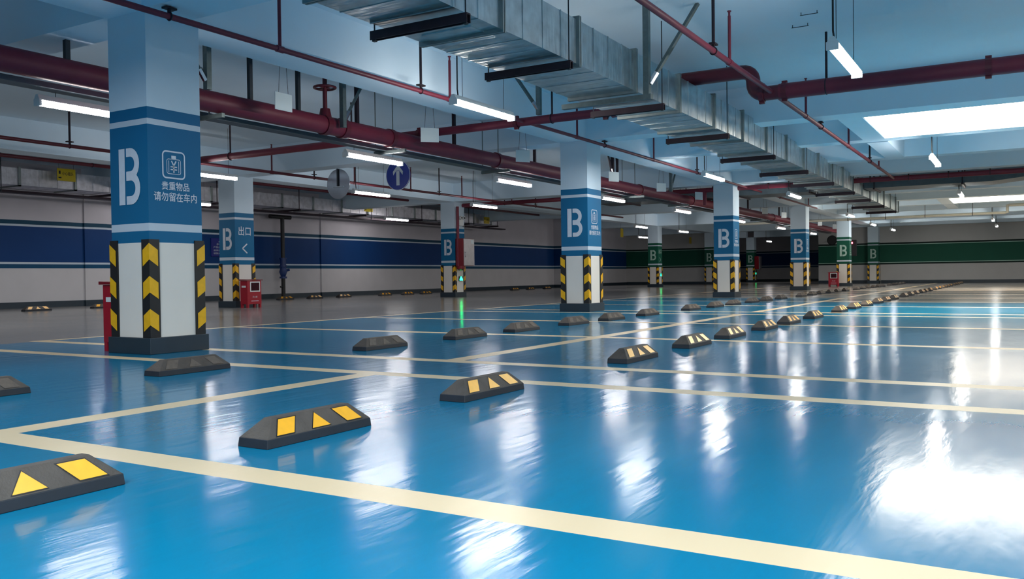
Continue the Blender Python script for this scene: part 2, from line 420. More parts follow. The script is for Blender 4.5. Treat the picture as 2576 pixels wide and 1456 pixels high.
# ------------------------------------------------------------------ columns
GZ0, GZ1 = 0.134, 0.93
def guard_mb(w=0.085, th=0.012, parts=((1, 0), (0, 1)), sx=1, sy=1):
    """corner guard at local corner (0,0); faces run to +x*sx and +y*sy; chevrons point up at the corner"""
    b = MB()
    b.box(min(-th * sx, w * sx), max(-th * sx, w * sx), min(-th * sy, 0), max(-th * sy, 0), GZ0, GZ1, 0)
    b.box(min(-th * sx, 0), max(-th * sx, 0), min(0, w * sy), max(0, w * sy), GZ0, GZ1, 0)
    per = (GZ1 - GZ0) / 3
    e = 0.0025
    for k in range(3):
        zt = GZ1 - 0.03 - per * k; hh = per * 0.5; dr = 0.055; iw = w * 0.8
        for axis in (0, 1):
            def P(d, z, o):
                d2 = d
                if axis == 0: return (d2 * sx, (-th - o) * sy, z)
                return ((-th - o) * sx, d2 * sy, z)
            o = e
            lo = -th - e
            b.add([P(lo, zt, o), P(iw, zt - dr, o), P(iw, zt - dr - hh, o), P(lo, zt - hh, o)], [(0, 1, 2, 3)], 1)
    return b

def icon_polys(s):
    P = frame_strip(s, s * 1.02, s * 0.17, s * 0.055)
    P += frame_strip(s * 0.62, s * 0.56, s * 0.09, s * 0.022)
    P = [[(u, v) for u, v in p] for p in P]
    P = P[:len(P) // 2] + [[(u, v - s * 0.06) for u, v in p] for p in P[len(P) // 2:]]
    P.append(rect(-s * 0.1, s * 0.1, s * 0.23, s * 0.34))
    for sx in (-1, 1): P.append(rect(sx * s * 0.215 - s * 0.012, sx * s * 0.215 + s * 0.012, -s * 0.28, s * 0.15))
    t = s * 0.05
    P += [bar2((-s * 0.1, s * 0.15), (0, -s * 0.03), t), bar2((s * 0.1, s * 0.15), (0, -s * 0.03), t), rect(-t / 2, t / 2, -s * 0.29, -s * 0.02),
          rect(-s * 0.14, s * 0.14, -s * 0.09, -s * 0.05), rect(-s * 0.14, s * 0.14, -s * 0.19, -s * 0.15)]
    return P

def column(i, j, label, green=False, sign='icon', arrow=-1, top=BEAM, guards=((-1, -1), (1, -1), (-1, 1), (1, 1))):
    x0, y0 = CX0 + PX * i, CY0 + CYS * j
    t = thing('column', label, 'column', (x0 + CWX / 2, y0 + CWY / 2, 0), 'square columns')
    ox, oy = -x0 - CWX / 2, -y0 - CWY / 2
    hx, hy = CWX / 2, CWY / 2
    lm = M['lettering_g'] if green else M['lettering']
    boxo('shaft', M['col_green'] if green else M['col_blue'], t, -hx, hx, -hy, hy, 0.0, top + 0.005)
    boxo('plinth', M['base'], t, -hx - 0.03, hx + 0.03, -hy - 0.03, hy + 0.03, 0, GZ0, 0.004)
    for sx, sy in guards:
        g = guard_mb(sx=-sx, sy=-sy)
        g.v = [(v[0] + sx * hx, v[1] + sy * hy, v[2]) for v in g.v]
        g.build('corner_guard', [M['guard_black'], M['guard_yellow']], t)
    decal('letter', letter_B(0.27, 0.46), ('x', -hx, 0.0 - 0.01, 1.45), lm, t)
    f = lambda dx, z: ('y', -hy, dx, z)
    if sign == 'icon':
        decal('theft_warning_icon', icon_polys(0.225), f(-0.015, 1.55), lm, t)
        text('warning_text', '贵重物品', f(0.0, 1.375), 0.27, 0.07, lm, t, bold=0.012)
        text('warning_text', '请勿留在车内', f(0.0, 1.285), 0.42, 0.075, lm, t, bold=0.012)
    elif sign == 'exit':
        text('exit_text', '出口', f(0.0, 1.62), 0.33, 0.19, lm, t, bold=0.008)
        a = 0.065 * arrow
        decal('arrow', [bar2((-a, 0.1), (a, 0.0), 0.028), bar2((a, 0.0), (-a, -0.1), 0.028)], f(0.0, 1.25), lm, t)
    return t

column(0, 0, 'nearest blue and white column, biggest, with letter B and theft warning on left of picture')
column(1, 0, 'blue and white column second in the front row, between bays in the middle of picture')
column(2, 0, 'blue and white column third in the front row, right of the middle one')
column(3, 0, 'blue and white column fourth in the front row, under the silver duct end')
column(4, 0, 'green banded column fifth in the front row, beside a small red box', green=True)
column(5, 0, 'green banded column built into the far green wall at the end of the front row', green=True, sign=None)
column(1, 1, 'blue column with the exit sign and left arrow beside the red extinguisher box', sign='exit', arrow=-1)
column(2, 1, 'blue column carrying the hydrant cabinet and green exit lamp', sign=None)
column(4, 1, 'green column with exit characters and a right arrow in the second row', green=True, sign='exit', arrow=1)
column(5, 1, 'green column in the left part of the far wall with small letter B', green=True, sign=None)
column(6, 1, 'farthest dark green column beyond the opening in the far wall', green=True, sign=None)

# ------------------------------------------------------------------ wheel stops
def make_stop(label):
    L, D, hb, H = 0.558, 0.15, 0.034, 0.098
    t = thing('wheel_stop', label, 'wheel stop')
    b = MB()
    base = [(0, 0, 0), (L, 0, 0), (L, D, 0), (0, D, 0)]
    mid = [(0.004, 0.003, hb), (L - 0.004, 0.003, hb), (L - 0.004, D - 0.003, hb), (0.004, D - 0.003, hb)]
    b.hexa(base, mid)
    b.build('base', M['stop_side'], t, bevel=0.003)
    tx0, tx1, ty0, ty1 = 0.075, L - 0.075, 0.056, 0.094
    b = MB(); top = [(tx0, ty0, H), (tx1, ty0, H), (tx1, ty1, H), (tx0, ty1, H)]
    b.hexa([(x, y, hb - 0.001) for x, y, z in mid], top)
    b.build('body', M['stop_top'], t, bevel=0.004)
    nrm = Vector((0, -(H - hb), (ty0 - 0.003))).normalized()
    def on_slope(u, v, back=False, lift=0.002):      # u along, v 0..1 up the slope
        y = 0.003 + (ty0 - 0.003) * v; z = hb + (H - hb) * v
        p = Vector((u, y, z)) + nrm * lift
        if back: p = Vector((p.x, D - p.y, p.z))
        return tuple(p)
    c = L / 2
    shapes = [[(c - 0.226, 0.09), (c - 0.142, 0.09), (c - 0.098, 0.86), (c - 0.182, 0.86)], [(c - 0.048, 0.09), (c + 0.048, 0.09), (c, 0.86)],
              [(c + 0.142, 0.09), (c + 0.226, 0.09), (c + 0.182, 0.86), (c + 0.098, 0.86)]]
    for sh in shapes:
        b = MB(); b.add([on_slope(u, v) for u, v in sh], [tuple(range(len(sh)))])
        mu = sum(p[0] for p in sh) / len(sh); mv = sum(p[1] for p in sh) / len(sh)
        b.add([on_slope(mu + (u - mu) * 1.1, mv + (v - mv) * 1.13, lift=0.0008) for u, v in sh], [tuple(range(len(sh)))], 1)
        b.build('reflector', [M['yellow'], M['guard_black']], t)
    b = MB()
    for sh in shapes: b.add([on_slope(u, v, True) for u, v in sh], [tuple(range(len(sh)))])
    b.build('worn_reflectors', M['worn'], t)
    return t

proto = None
def place_stop(x, y, label, group, flip=False):
    global proto
    x += random.uniform(-.005, .005); y += random.uniform(-.006, .006); rz = random.uniform(-0.012, 0.012) + (math.pi if flip else 0)
    loc = (x + (0.558 if flip else 0), y + (0.15 if flip else 0), 0)
    if proto is None:
        proto = make_stop(label); proto.location = loc; proto.rotation_euler = (0, 0, rz); proto['group'] = group
        return
    dup(proto, loc, rz, label, group)
pat1 = [13.22, 14.5, 15.73, 17.1, 18.2, 19.5]; pat2 = [13.34, 14.62, 15.72, 17.03, 18.15, 19.45]
r1 = [1.03, 2.146, 3.385, 5.32, 6.59, 7.68, 8.92, 10.03, 11.34] + [a + PX * k for k in range(4) for a in pat1]
r2 = [2.1, 3.46, 5.41, 6.69, 7.79, 9.05, 10.15, 11.44] + [a + PX * k for k in range(4) for a in pat2]
n = 0
for x in r1:
    if x > 43.5: continue
    lab = ['black wheel stop with yellow reflectors cut by the left edge, nearest of all', 'whole black wheel stop with yellow reflectors near the camera, just past the cream line',
           'black wheel stop with yellow reflectors third from the camera, before the double line'][n] if n < 3 else \
        'rubber wheel stop %s from the camera in the row right of the centre line' % ORD[n]
    place_stop(x, 2.275, lab, 'wheel stops right of the centre line'); n += 1
n = 0
for x in r2:
    if x > 43.5: continue
    lab = ['dark plain wheel stop cut by the left edge, left of the centre line', 'dark plain wheel stop at the foot of the nearest column'][n] if n < 2 else \
        'dark wheel stop %s from the camera in the row left of the centre line' % ORD[n]
    place_stop(x, 4.6, lab, 'wheel stops left of the centre line', flip=True); n += 1
for n, x in enumerate([9.9, 11.4, 16.2, 17.45, 18.65, 19.9, 21.9, 23.1, 24.15, 30.3, 31.6, 33.1]):
    place_stop(x, 17.95 if n > 1 else 17.3, 'small wheel stop %s from the left along the blue banded wall' % ORD[n], 'wheel stops along the left wall')

# ------------------------------------------------------------------ lamps
def make_lamp(label, cat='lamp'):
    t = thing('tube_lamp', label, cat)
    L = 0.6
    b = MB()                                       # white batten above
    b.hexa([(-L, -0.047, -0.003), (L, -0.047, -0.003), (L, 0.047, -0.003), (-L, 0.047, -0.003)], [(-L, -0.016, 0.05), (L, -0.016, 0.05), (L, 0.016, 0.05), (-L, 0.016, 0.05)])
    b.build('housing', M['white_metal'], t)
    b = MB(); n = 10                               # half round glowing cover
    pr = [(0.045 * math.cos(math.pi * k / n), -0.05 * math.sin(math.pi * k / n) - 0.004) for k in range(n + 1)]
    vs = [(-L + 0.02, y, z) for y, z in pr] + [(L - 0.02, y, z) for y, z in pr]
    b.add(vs, [(k, k + 1, k + n + 2, k + n + 1) for k in range(n)] + [(n, 0, n + 1, 2 * n + 1)])
    b.build('diffuser', M['lamp'], t, smooth=True)
    for s in (-1, 1):
        b = MB(); x = s * (L - 0.01); x0, x1 = min(x - 0.012, x + 0.012), max(x - 0.012, x + 0.012)
        b.box(x0, x1, -0.048, 0.048, -0.056, 0.01); b.build('end_cap', M['white_metal'], t, bevel=0.004)
    return t
lamp_proto = None
def hang_lamp(x, y, z, label, group, cord=True, wires=True, top=CEIL):
    global lamp_proto
    if lamp_proto is None:
        t = lamp_proto = make_lamp(label); t.location = (x, y, z); t['group'] = group
        t = lamp_proto
        kids = [c for c in t.children]
    else:
        t = bpy.data.objects.new('tube_lamp', None); COL.objects.link(t); tag(t, label, 'lamp', group); t.location = (x, y, z); t.empty_display_size = 0.1
        for ch in LP_KIDS:
            c = ch.copy(); COL.objects.link(c); c.parent = t
            if y > 7 and c.name.startswith('diffuser'):
                c.data = AISLE_MESH
    h = top - z
    if cord:
        tubeo('power_cord', M['cord'], t, [(-0.5, 0, 0.045), (-0.5, 0.01, 0.12), (-0.495, 0.012, h * 0.6), (-0.49, 0, h)], 0.008, 6)
    if wires:
        for s in (-1, 1):
            tubeo('suspension_wire', M['rod'], t, [(s * 0.42, 0, 0.05), (s * 0.42, 0, h)], 0.003, 5)
    return t
first = hang_lamp(8.0, 5.08, 2.44, 'bright tube lamp left of the silver duct, hanging over the middle of the bays', 'tube lamps over the bays')
LP_KIDS = [c for c in lamp_proto.children if c.name.split('.')[0] in ('housing', 'diffuser', 'end_cap')]
AISLE_MESH = [c for c in LP_KIDS if c.name.startswith('diffuser')][0].data.copy(); AISLE_MESH.materials[0] = M['lamp_aisle']
for x, y, z, lab in [(16.2, 5.1, 2.46, 'tube lamp just above the third blue column of the front row'),
                     (21.4, 4.75, 2.46, 'tube lamp just above the fourth blue column of the front row'),
                     (30.2, 4.9, 2.46, 'small tube lamp just past the far end of the silver duct'),
                     (36.6, 5.1, 2.46, 'small tube lamp beside the green front row column, before the far wall'),
                     (41.8, 5.0, 2.46, 'tiny tube lamp in front of the far green wall, right of the wall column'),
                     (7.82, 1.3, 2.42, 'tube lamp on a black cord at top right, nearest lamp to the camera'),
                     (16.2, 1.27, 2.46, 'tube lamp hanging just behind the large skylight'),
                     (23.6, 1.3, 2.46, 'small tube lamp over the smaller skylight on the right'),
                     (36.4, 0.95, 2.46, 'upper of two tiny lamps close together at far right'),
                     (41.6, 0.95, 2.46, 'lower of two tiny lamps close together at far right')]:
    hang_lamp(x, y, z, lab, 'tube lamps over the bays')
for n, x in enumerate([5.2, 9.38, 13.2, 17.5, 22.0, 27.3, 32.8, 38.5]):
    hang_lamp(x, 7.78, 2.27, ['tube lamp left of the nearest column, under the big red pipe', 'tube lamp ending at the round arrow sign', 'tube lamp left of the middle column under the red pipe',
              'tube lamp right of the middle column under the red pipe', 'tube lamp just left of the third blue column'][n] if n < 5 else
              'distant tube lamp %s along the grey trunking' % ORD[n], 'tube lamps along the trunking', cord=False, wires=True, top=2.365)
for n, (x, y) in enumerate([(10.3, 12.25), (14.6, 12.2), (19.0, 12.1), (31.2, 12.7), (36.0, 12.7), (40.0, 16.2), (51.0, 12.8)]):
    hang_lamp(x, y, 2.44, ['tube lamp in front of the blue exit column top', 'tube lamp between the round mirror and the arrow sign', 'tube lamp right of the hydrant cabinet column',
              'small tube lamp left of the green arrow column', 'small tube lamp right of the green arrow column', 'small tube lamp before the far left wall', 'tiny lamp beyond the opening in the far wall'][n], 'tube lamps over the far aisle')
for n, x in enumerate([14.2, 22.3]):
    hang_lamp(x, 17.6, 2.5, ['dim lamp against the wall duct above the blue wall', 'second dim lamp against the wall duct, right of the arrow sign'][n], 'tube lamps by the left wall')

# ------------------------------------------------------------------ silver duct and hangers
DY0, DY1, DZ0, DZ1, DX1 = 3.36, 4.08, 2.45, 2.84, 29.4
t = thing('air_duct', 'long silver sheet metal air duct running away under the ceiling', 'air duct', (0, 0, 0))
DUCT = t
b = MB()
step = 0.3225; x = -3.48; secs = []
while x < DX1 - 0.05:
    secs.append(x); x += step
secs.append(DX1)
for k in range(len(secs) - 1):
    xa, xb = secs[k], secs[k + 1]; e = 0.004 if k % 2 else -0.003
    b.hexa([(xa, DY0, DZ0), (xb, DY0, DZ0), (xb, DY1, DZ0), (xa, DY1, DZ0)], [(xa, DY0, DZ1), (xb, DY0, DZ1), (xb, DY1, DZ1), (xa, DY1, DZ1)])
for xa in secs[1:-1]:
    b.box(xa - 0.004, xa + 0.004, DY0 - 0.006, DY1 + 0.006, DZ0 - 0.005, DZ1 + 0.005)
b.build('duct_body', M['galv'], t)
k = 0; x = 5.55 - 1.29 * 6
while x < DX1:
    b = MB()
    for dx in (-0.022, 0.004):
        b.box(x + dx, x + dx + 0.018, DY0 - 0.028, DY0, DZ0 - 0.028, DZ1 + 0.028); b.box(x + dx, x + dx + 0.018, DY1, DY1 + 0.028, DZ0 - 0.028, DZ1 + 0.028)
        b.box(x + dx, x + dx + 0.018, DY0, DY1, DZ0 - 0.028, DZ0); b.box(x + dx, x + dx + 0.018, DY0, DY1, DZ1, DZ1 + 0.028)
    b.build('flange', M['galv_rib'], t); x += 1.29
boxo('end_cap', M['galv_rib'], t, DX1, DX1 + 0.02, DY0 - 0.03, DY1 + 0.03, DZ0 - 0.03, DZ1 + 0.03)
b = MB(); b.tube([(5.35, 3.5, DZ0 - 0.002), (5.35, 3.95, DZ0 - 0.002)], 0.004, 6); b.tube([(5.7, 3.5, DZ0 - 0.002), (5.7, 3.95, DZ0 - 0.002)], 0.004, 6)
b.box(5.35, 5.7, 3.5, 3.95, DZ0 - 0.008, DZ0); b.build('access_hatch', M['galv'], t)

for n, x in enumerate([5.0, 6.58, 8.78, 11.14, 13.58, 15.95, 18.4, 20.9, 23.3, 25.8, 28.4]):
    t = thing('duct_hanger', 'dark trapeze bar %s from the near end under the silver duct' % ORD[n], 'duct hanger', (x, (DY0 + DY1) / 2, DZ0), 'trapeze bars under the duct')
    hw = (DY1 - DY0) / 2 + 0.07
    zt = -0.03
    b = MB(); b.box(-0.025, 0.025, -hw, hw, zt - 0.012, zt); b.box(-0.025, -0.018, -hw, hw, zt - 0.065, zt - 0.012); b.box(0.018, 0.025, -hw, hw, zt - 0.065, zt - 0.012)
    b.build('channel', M['darksteel'], t)
    for s in (-1, 1):
        tubeo('threaded_rod', M['rod'], t, [(0, s * (hw - 0.025), zt - 0.07), (0, s * (hw - 0.025), CEIL - DZ0)], 0.006, 6)
        boxo('nut', M['rod'], t, -0.014, 0.014, s * (hw - 0.025) - 0.014, s * (hw - 0.025) + 0.014, zt - 0.075, zt - 0.062)

def brace(name, label, x, y, z0, dx, dy, width=0.06, two=True, bar=None, m='strut'):
    """seismic brace: zinc strut down from the slab, diagonal strut with a hinge"""
    t = thing(name, label, 'pipe brace', (x, y, z0), 'zinc braces')
    h = CEIL - z0; w = width / 2
    if bar: boxo('cross_bar', M[m], t, -w, w, bar[0], bar[1], -0.05, 0.0)
    boxo('strut', M[m], t, -w, w, -w, w, 0, h)
    p0 = Vector((dx * 0.12, dy * 0.12, h * 0.12 + 0.05)); p1 = Vector((dx, dy, h))
    b = MB(); b.tube([p0, p1], 0.024, 4); b.build('diagonal', M[m], t)
    b = MB(); d = (p1 - p0).normalized(); b.tube([p0 - d * 0.06, p0 + d * 0.07], 0.03, 6); b.build('hinge', M['alu'], t)
    return t
brace('seismic_brace', 'zinc brace with strut and diagonal beside the silver duct, upper middle of picture', 8.16, 3.24, 2.40, 0.25, -0.45, bar=(-0.05, 0.95))
brace('seismic_brace', 'zinc brace with diagonal left of the silver duct, behind the bright lamp', 10.2, 5.6, 2.76, -0.1, 0.3)
brace('seismic_brace', 'zinc brace with silver hinge over the big red pipe beside the gate valve', 8.1, 7.2, 2.45, 0.55, 0.0)
brace('seismic_brace', 'zinc brace over the red pipe right of the nearest column', 6.05, 7.2, 2.55, -0.5, 0.0)
brace('seismic_brace', 'zinc brace over the red pipe right of the middle column', 16.2, 7.2, 2.55, -0.35, 0.0, m='darksteel')
brace('seismic_brace', 'zinc brace over the red pipe left of the third column', 19.6, 7.2, 2.55, 0.5, 0.0)

# ------------------------------------------------------------------ sprinkler pipes
def riser(parent, x, y, z, top=3.21, m='red'):
    b = MB(); b.tube([(x, y, z), (x, y, top - 0.07)], 0.016, 8); b.tube([(x, y, top - 0.075), (x, y, top - 0.03)], 0.011, 8)
    b.tube([(x, y, top - 0.03), (x, y, top - 0.02)], 0.02, 8)
    b.build('sprinkler_riser', M[m], parent, smooth=True)
def hanger(parent, x, y, z, r):
    b = MB(); b.tube([(x, y, z + r), (x, y, CEIL)], 0.017, 6); b.box(x - 0.05, x + 0.05, y - 0.03, y + 0.03, z + r + 0.035, z + r + 0.05)
    b.torus((x, y, z), (1, 0, 0), r + 0.006, 0.006, 14, 6)
    b.build('pipe_hanger', M['darksteel'], parent)
def branch(label, y, z, x0, x1, r, hang, rise, m='red', tees=()):
    t = thing('sprinkler_pipe', label, 'pipe', (x0, y, z), 'sprinkler pipes')
    tubeo('pipe_run', M[m], t, [(0, 0, 0), (x1 - x0, 0, 0)], r, 14)
    for x in rise:
        riser(t, x - x0, 0, 0, 3.22 - z, m)
        b = MB(); b.tube([(x - x0 - 0.04, 0, 0), (x - x0 + 0.04, 0, 0)], r + 0.006, 12); b.build('tee', M[m], t, smooth=True)
    for x in hang:
        b = MB(); h = CEIL - z
        b.tube([(x - x0, 0, r), (x - x0, 0, h)], 0.016, 6); b.box(x - x0 - 0.05, x - x0 + 0.05, -0.03, 0.03, r + 0.03, r + 0.045)
        b.torus((x - x0, 0, 0), (1, 0, 0), r + 0.006, 0.006, 14, 6); b.build('pipe_hanger', M['darksteel'], t)
    return t
branch('thin red sprinkler pipe running past the tops of the front row columns', 5.82, 2.69, 2.2, 29.5, 0.025, [4.53, 7.85, 12.8, 17.4, 24.5], [5.71, 8.42, 11.8, 14.96, 18.5, 23.2, 28.2])
branch('thin red sprinkler pipe right of the silver duct, running under the skylight corner', 2.5, 2.69, 2.2, 21.2, 0.028, [7.98, 13.0, 17.6], [5.2, 8.5, 12.0, 15.3, 18.8])
branch('dark sprinkler pipe over the grey far aisle, passing behind the round sign', 12.5, 2.66, 3.0, 29.0, 0.028, [7.89, 13.16, 17.56, 22.5], [9.6, 12.0, 14.4, 16.4, 18.57, 21.1], 'darkred')
branch('dark pipe high along the left wall duct', 15.9, 2.9, 4.0, 30.0, 0.035, [7.0, 10.5, 14.0, 18.0, 24.0], [], 'darkred')

# cross main with its jump over the duct
XM, ZM = 10.2, 2.69
t = thing('main_pipe', 'thick red cross pipe that jumps over the silver duct', 'pipe', (XM, 0, ZM))
tubeo('pipe_run', M['red'], t, [(0, -6.0, 0), (0, 2.42, 0)], 0.09, 20)
def bend(p0, p1, p2, r=0.12, n=6):
    p0, p1, p2 = Vector(p0), Vector(p1), Vector(p2); a = (p0 - p1).normalized(); c = (p2 - p1).normalized()
    return [tuple(p1 + a * r * (1 - s) ** 2 + c * r * s ** 2) for s in [k / n for k in range(n + 1)]]
UP = 0.28
tubeo('raised_bend', M['darkred'], t, [(0, 2.42, 0)] + bend((0, 2.4, 0), (0, 2.72, 0), (0, 2.72, UP), 0.14) + bend((0, 2.72, 0), (0, 2.72, UP), (0, 3.2, UP), 0.14) + [(0, 4.2, UP)] +
      bend((0, 4.1, UP), (0, 4.40, UP), (0, 4.40, 0), 0.13) + bend((0, 4.40, UP), (0, 4.40, 0), (0, 4.8, 0), 0.13), 0.083, 18)
tubeo('pipe_run', M['red'], t, [(0, 4.5, 0), (0, 12.5, 0)], 0.057, 18)
for y, rr in ((2.36, 0.083), (2.62, 0.083), (4.62, 0.06), (5.95, 0.057), (4.25, 0.075), (0.3, 0.083), (-1.5, 0.083), (7.6, 0.057)):
    b = MB(); b.tube([(0, y - 0.03, 0), (0, y + 0.03, 0)], rr + 0.014, 18); b.box(-0.02, 0.02, y - 0.03, y + 0.03, rr, rr + 0.035); b.box(-0.02, 0.02, y - 0.03, y + 0.03, -rr - 0.035, -rr)
    b.build('coupling', M['darkred'], t)
for y in (-0.8, 1.9, 5.4, 8.9, 11.6):
    rr = 0.083 if y < 3 else 0.057
    b = MB(); b.tube([(0, y, rr), (0, y, CEIL - ZM)], 0.014, 6); b.torus((0, y, 0), (0, 1, 0), rr + 0.006, 0.007, 18, 6); b.build('pipe_hanger', M['darksteel'], t)

t = thing('main_pipe', 'distant red cross pipe beyond the third column row', 'pipe', (21.2, 0, ZM))
tubeo('pipe_run', M['red'], t, [(0, -4.5, 0), (0, 14.55, 0)], 0.057, 14)
tubeo('drop_pipe', M['red'], t, [(0, 6.9, 0), (0, 6.9, -0.38)], 0.05, 12)
for y in (-3, -1.2, 0.6, 1.4, 2.2, 3.0, 4.3, 5.3, 8.2, 10.4, 12.8):
    b = MB(); b.tube([(0, y, 0.04), (0, y, CEIL - ZM)], 0.014, 6); b.torus((0, y, 0), (0, 1, 0), 0.062, 0.007, 14, 6); b.build('pipe_hanger', M['darksteel'], t)

# big red main along the bays
BY, BZ, BR = 7.4, 2.487, 0.11
t = thing('main_pipe', 'thickest red pipe running behind the front row of columns', 'pipe', (0, BY, BZ))
tubeo('pipe_run', M['red'], t, [(-3, 0, 0), (42, 0, 0)], BR, 24)
for x in (2.6, 7.98, 8.3, 9.25, 12.0, 14.6, 18.1, 21.6, 25.0, 30.0):
    b = MB(); b.tube([(x - 0.04, 0, 0), (x + 0.04, 0, 0)], BR + 0.016, 24); b.build('coupling', M['darkred'], t, smooth=True)
for x in (3.2, 4.66, 6.8, 7.54, 8.59, 10.8, 13.3, 15.2, 16.9, 20.1, 23.5, 27.0, 31.0, 35.0):
    b = MB(); b.box(x - 0.022, x + 0.022, -0.022, 0.022, BR * 0.9, CEIL - BZ); b.build('pipe_hanger', M['darksteel'] if x > 8 else M['rod'], t)
b = MB()                                                     # rising stem gate valve
b.tube([(8.0, 0, 0), (8.0, 0, 0.2)], [0.1, 0.06], 12); b.tube([(8.0, 0, 0.2), (8.0, 0, 0.62)], 0.028, 10)
b.build('gate_valve', M['darkred'], t, smooth=True)
b = MB(); b.torus((8.0, 0, 0.46), (0, 0, 1), 0.13, 0.016, 22, 8)
for k in range(4):
    a = math.pi / 2 * k; b.tube([(8.0, 0, 0.46), (8.0 + 0.13 * math.cos(a), 0.13 * math.sin(a), 0.46)], 0.009, 6)
b.build('hand_wheel', M['darkred'], t)

# slotted trunking below the red main that carries lamps
t = thing('cable_trunking', 'grey slotted trunking under the thickest red pipe, lamps hang from it', 'cable tray', (0, 7.74, 2.37))
b = MB(); b.box(-3, 42, -0.09, 0.09, 0, 0.012); b.box(-3, 42, -0.09, -0.082, 0.012, 0.05); b.box(-3, 42, 0.082, 0.09, 0.012, 0.05); b.build('tray', M['tray'], t)
for x in (3.9, 6.35, 9.5, 12.3, 15.3, 18.2, 21.2, 25, 29, 33):
    b = MB(); b.box(x - 0.02, x + 0.02, -0.42, 0.13, -0.045, 0.0); b.tube([(x, 0.11, -0.05), (x, 0.11, CEIL - 2.37)], 0.008, 6); b.tube([(x, -0.20, -0.05), (x, -0.20, CEIL - 2.37)], 0.008, 6)
    b.build('support', M['strut'], t)

# cross duct far back and pale pipe with a step
for name, ya, yb in (('branch_duct', 0.6, DY0 - 0.03), ('branch_duct', DY1 + 0.03, 10.5)):
    boxo(name, M['tray'], DUCT, 22.5, 23.5, ya, yb, 2.62, 2.78)
b = MB(); b.hexa([(22.5, -0.9, 2.76), (23.5, -0.9, 2.76), (23.5, 0.6, 2.62), (22.5, 0.6, 2.62)], [(22.5, -0.9, 2.92), (23.5, -0.9, 2.92), (23.5, 0.6, 2.78), (22.5, 0.6, 2.78)]); b.build('sloping_end', M['tray'], DUCT)
for y in (1.2, 3.1, 4.6, 6.4, 8.2, 9.6):
    b = MB(); b.box(22.44, 23.56, y - 0.02, y + 0.02, 2.58, 2.62); b.tube([(22.47, y, 2.58), (22.47, y, CEIL)], 0.012, 6); b.tube([(23.53, y, 2.58), (23.53, y, CEIL)], 0.012, 6)
    b.build('duct_support', M['darksteel'], DUCT)
t = thing('drain_pipe', 'pale pipe with a step crossing before the far green wall', 'pipe', (34.0, 0, 2.55))
tubeo('pipe_run', M['pale_pipe'], t, [(0, 10.5, -0.03), (0, 0.5, 0)] , 0.045, 12)
tubeo('step', M['pale_pipe'], t, [(0, 0.52, 0), (0, 0.45, 0), (0, 0.45, 0.25), (0, 0.38, 0.25), (0, -4.0, 0.27)], 0.045, 12)
for y in (1.5, 3.0, 4.3, 5.6, 8.0):
    b = MB(); b.torus((0, y, -0.003 * y), (0, 1, 0), 0.052, 0.01, 12, 6); b.tube([(0, y, 0.05), (0, y, CEIL - 2.55)], 0.008, 6); b.build('pipe_hanger', M['rod'], t)

# ------------------------------------------------------------------ wall duct, wall fittings
t = thing('air_duct', 'silver duct along the top of the left blue banded wall', 'air duct', (0, 18.75, 2.66))
b = MB(); x = 5.0
while x < 29.7:
    b.box(x, min(x + 0.42, 29.8), -0.38, 0.38, 0, 0.36); b.box(x - 0.004, x + 0.004, -0.388, 0.38, -0.006, 0.366); x += 0.42
b.build('duct_body', M['galv_wall'], t)
x = 5.4
while x < 29.8:
    b = MB(); b.box(x - 0.025, x + 0.025, -0.42, -0.38, -0.03, 0.39); b.box(x - 0.025, x + 0.025, -0.42, 0.4, -0.03, 0.0); b.build('flange', M['galv_rib'], t); x += 1.26
for x in (7, 9.9, 12.6, 15.6, 18.6, 21.6, 24.6, 27.6, 29.7):
    b = MB(); b.box(x - 0.03, x + 0.03, -0.5, 0.5, -0.08, -0.03); b.tube([(x, -0.47, -0.08), (x, -0.47, CEIL - 2.66)], 0.012, 6); b.build('duct_support', M['darksteel'], t)
t = thing('cable_tray', 'dark cable tray under the left wall duct', 'cable tray', (0, 18.2, 2.46))
b = MB(); b.box(4, 30, -0.12, 0.12, 0, 0.05); b.build('tray', M['darksteel'], t)
for x in (9.9, 15.6, 21.6, 27.6):
    tubeo('support', M['rod'], t, [(x, -0.13, 0), (x, -0.13, CEIL - 2.46)], 0.01, 6)

for n, (x, y, z, w, h, lab) in enumerate([(11.3, 18.05, 2.93, 0.42, 0.27, 'small yellow sign hung on the wall duct at far left'), (21.5, 18.1, 2.85, 0.4, 0.27, 'small yellow sign on the wall duct below the lamps'),
                                     (28.6, 18.1, 2.78, 0.4, 0.26, 'small yellow sign near the end of the wall duct, right of the hydrant column'), (37.0, 16.0, 2.52, 0.3, 0.4, 'tiny yellow sign left of the green arrow column'), (45.4, 15.6, 2.40, 0.34, 0.34, 'tiny yellow sign above the far left wall B')]):
    t = thing('warning_sign', lab, 'sign', (x, y, z), 'yellow signs')
    boxo('board', M['ysign'], t, -w / 2, w / 2, -0.006, 0.006, -h / 2, h / 2)
    if n < 3:
        text('sign_text', '小心碰头', ('y', -0.006, 0.03, 0.03), w * 0.62, h * 0.3, M['black'], t, 0.002, 0.01)
        decal('mark', [rect(-w * 0.44, -w * 0.28, -h * 0.3, -h * 0.2), rect(-w * 0.42, -w * 0.32, h * 0.05, h * 0.3)], ('y', -0.006, 0, 0), M['black'], t, 0.002)
    for s in (-1, 1): tubeo('hanging_wire', M['rod'], t, [(s * w * 0.4, 0, h / 2), (s * w * 0.4, 0, CEIL - z)], 0.003, 5)

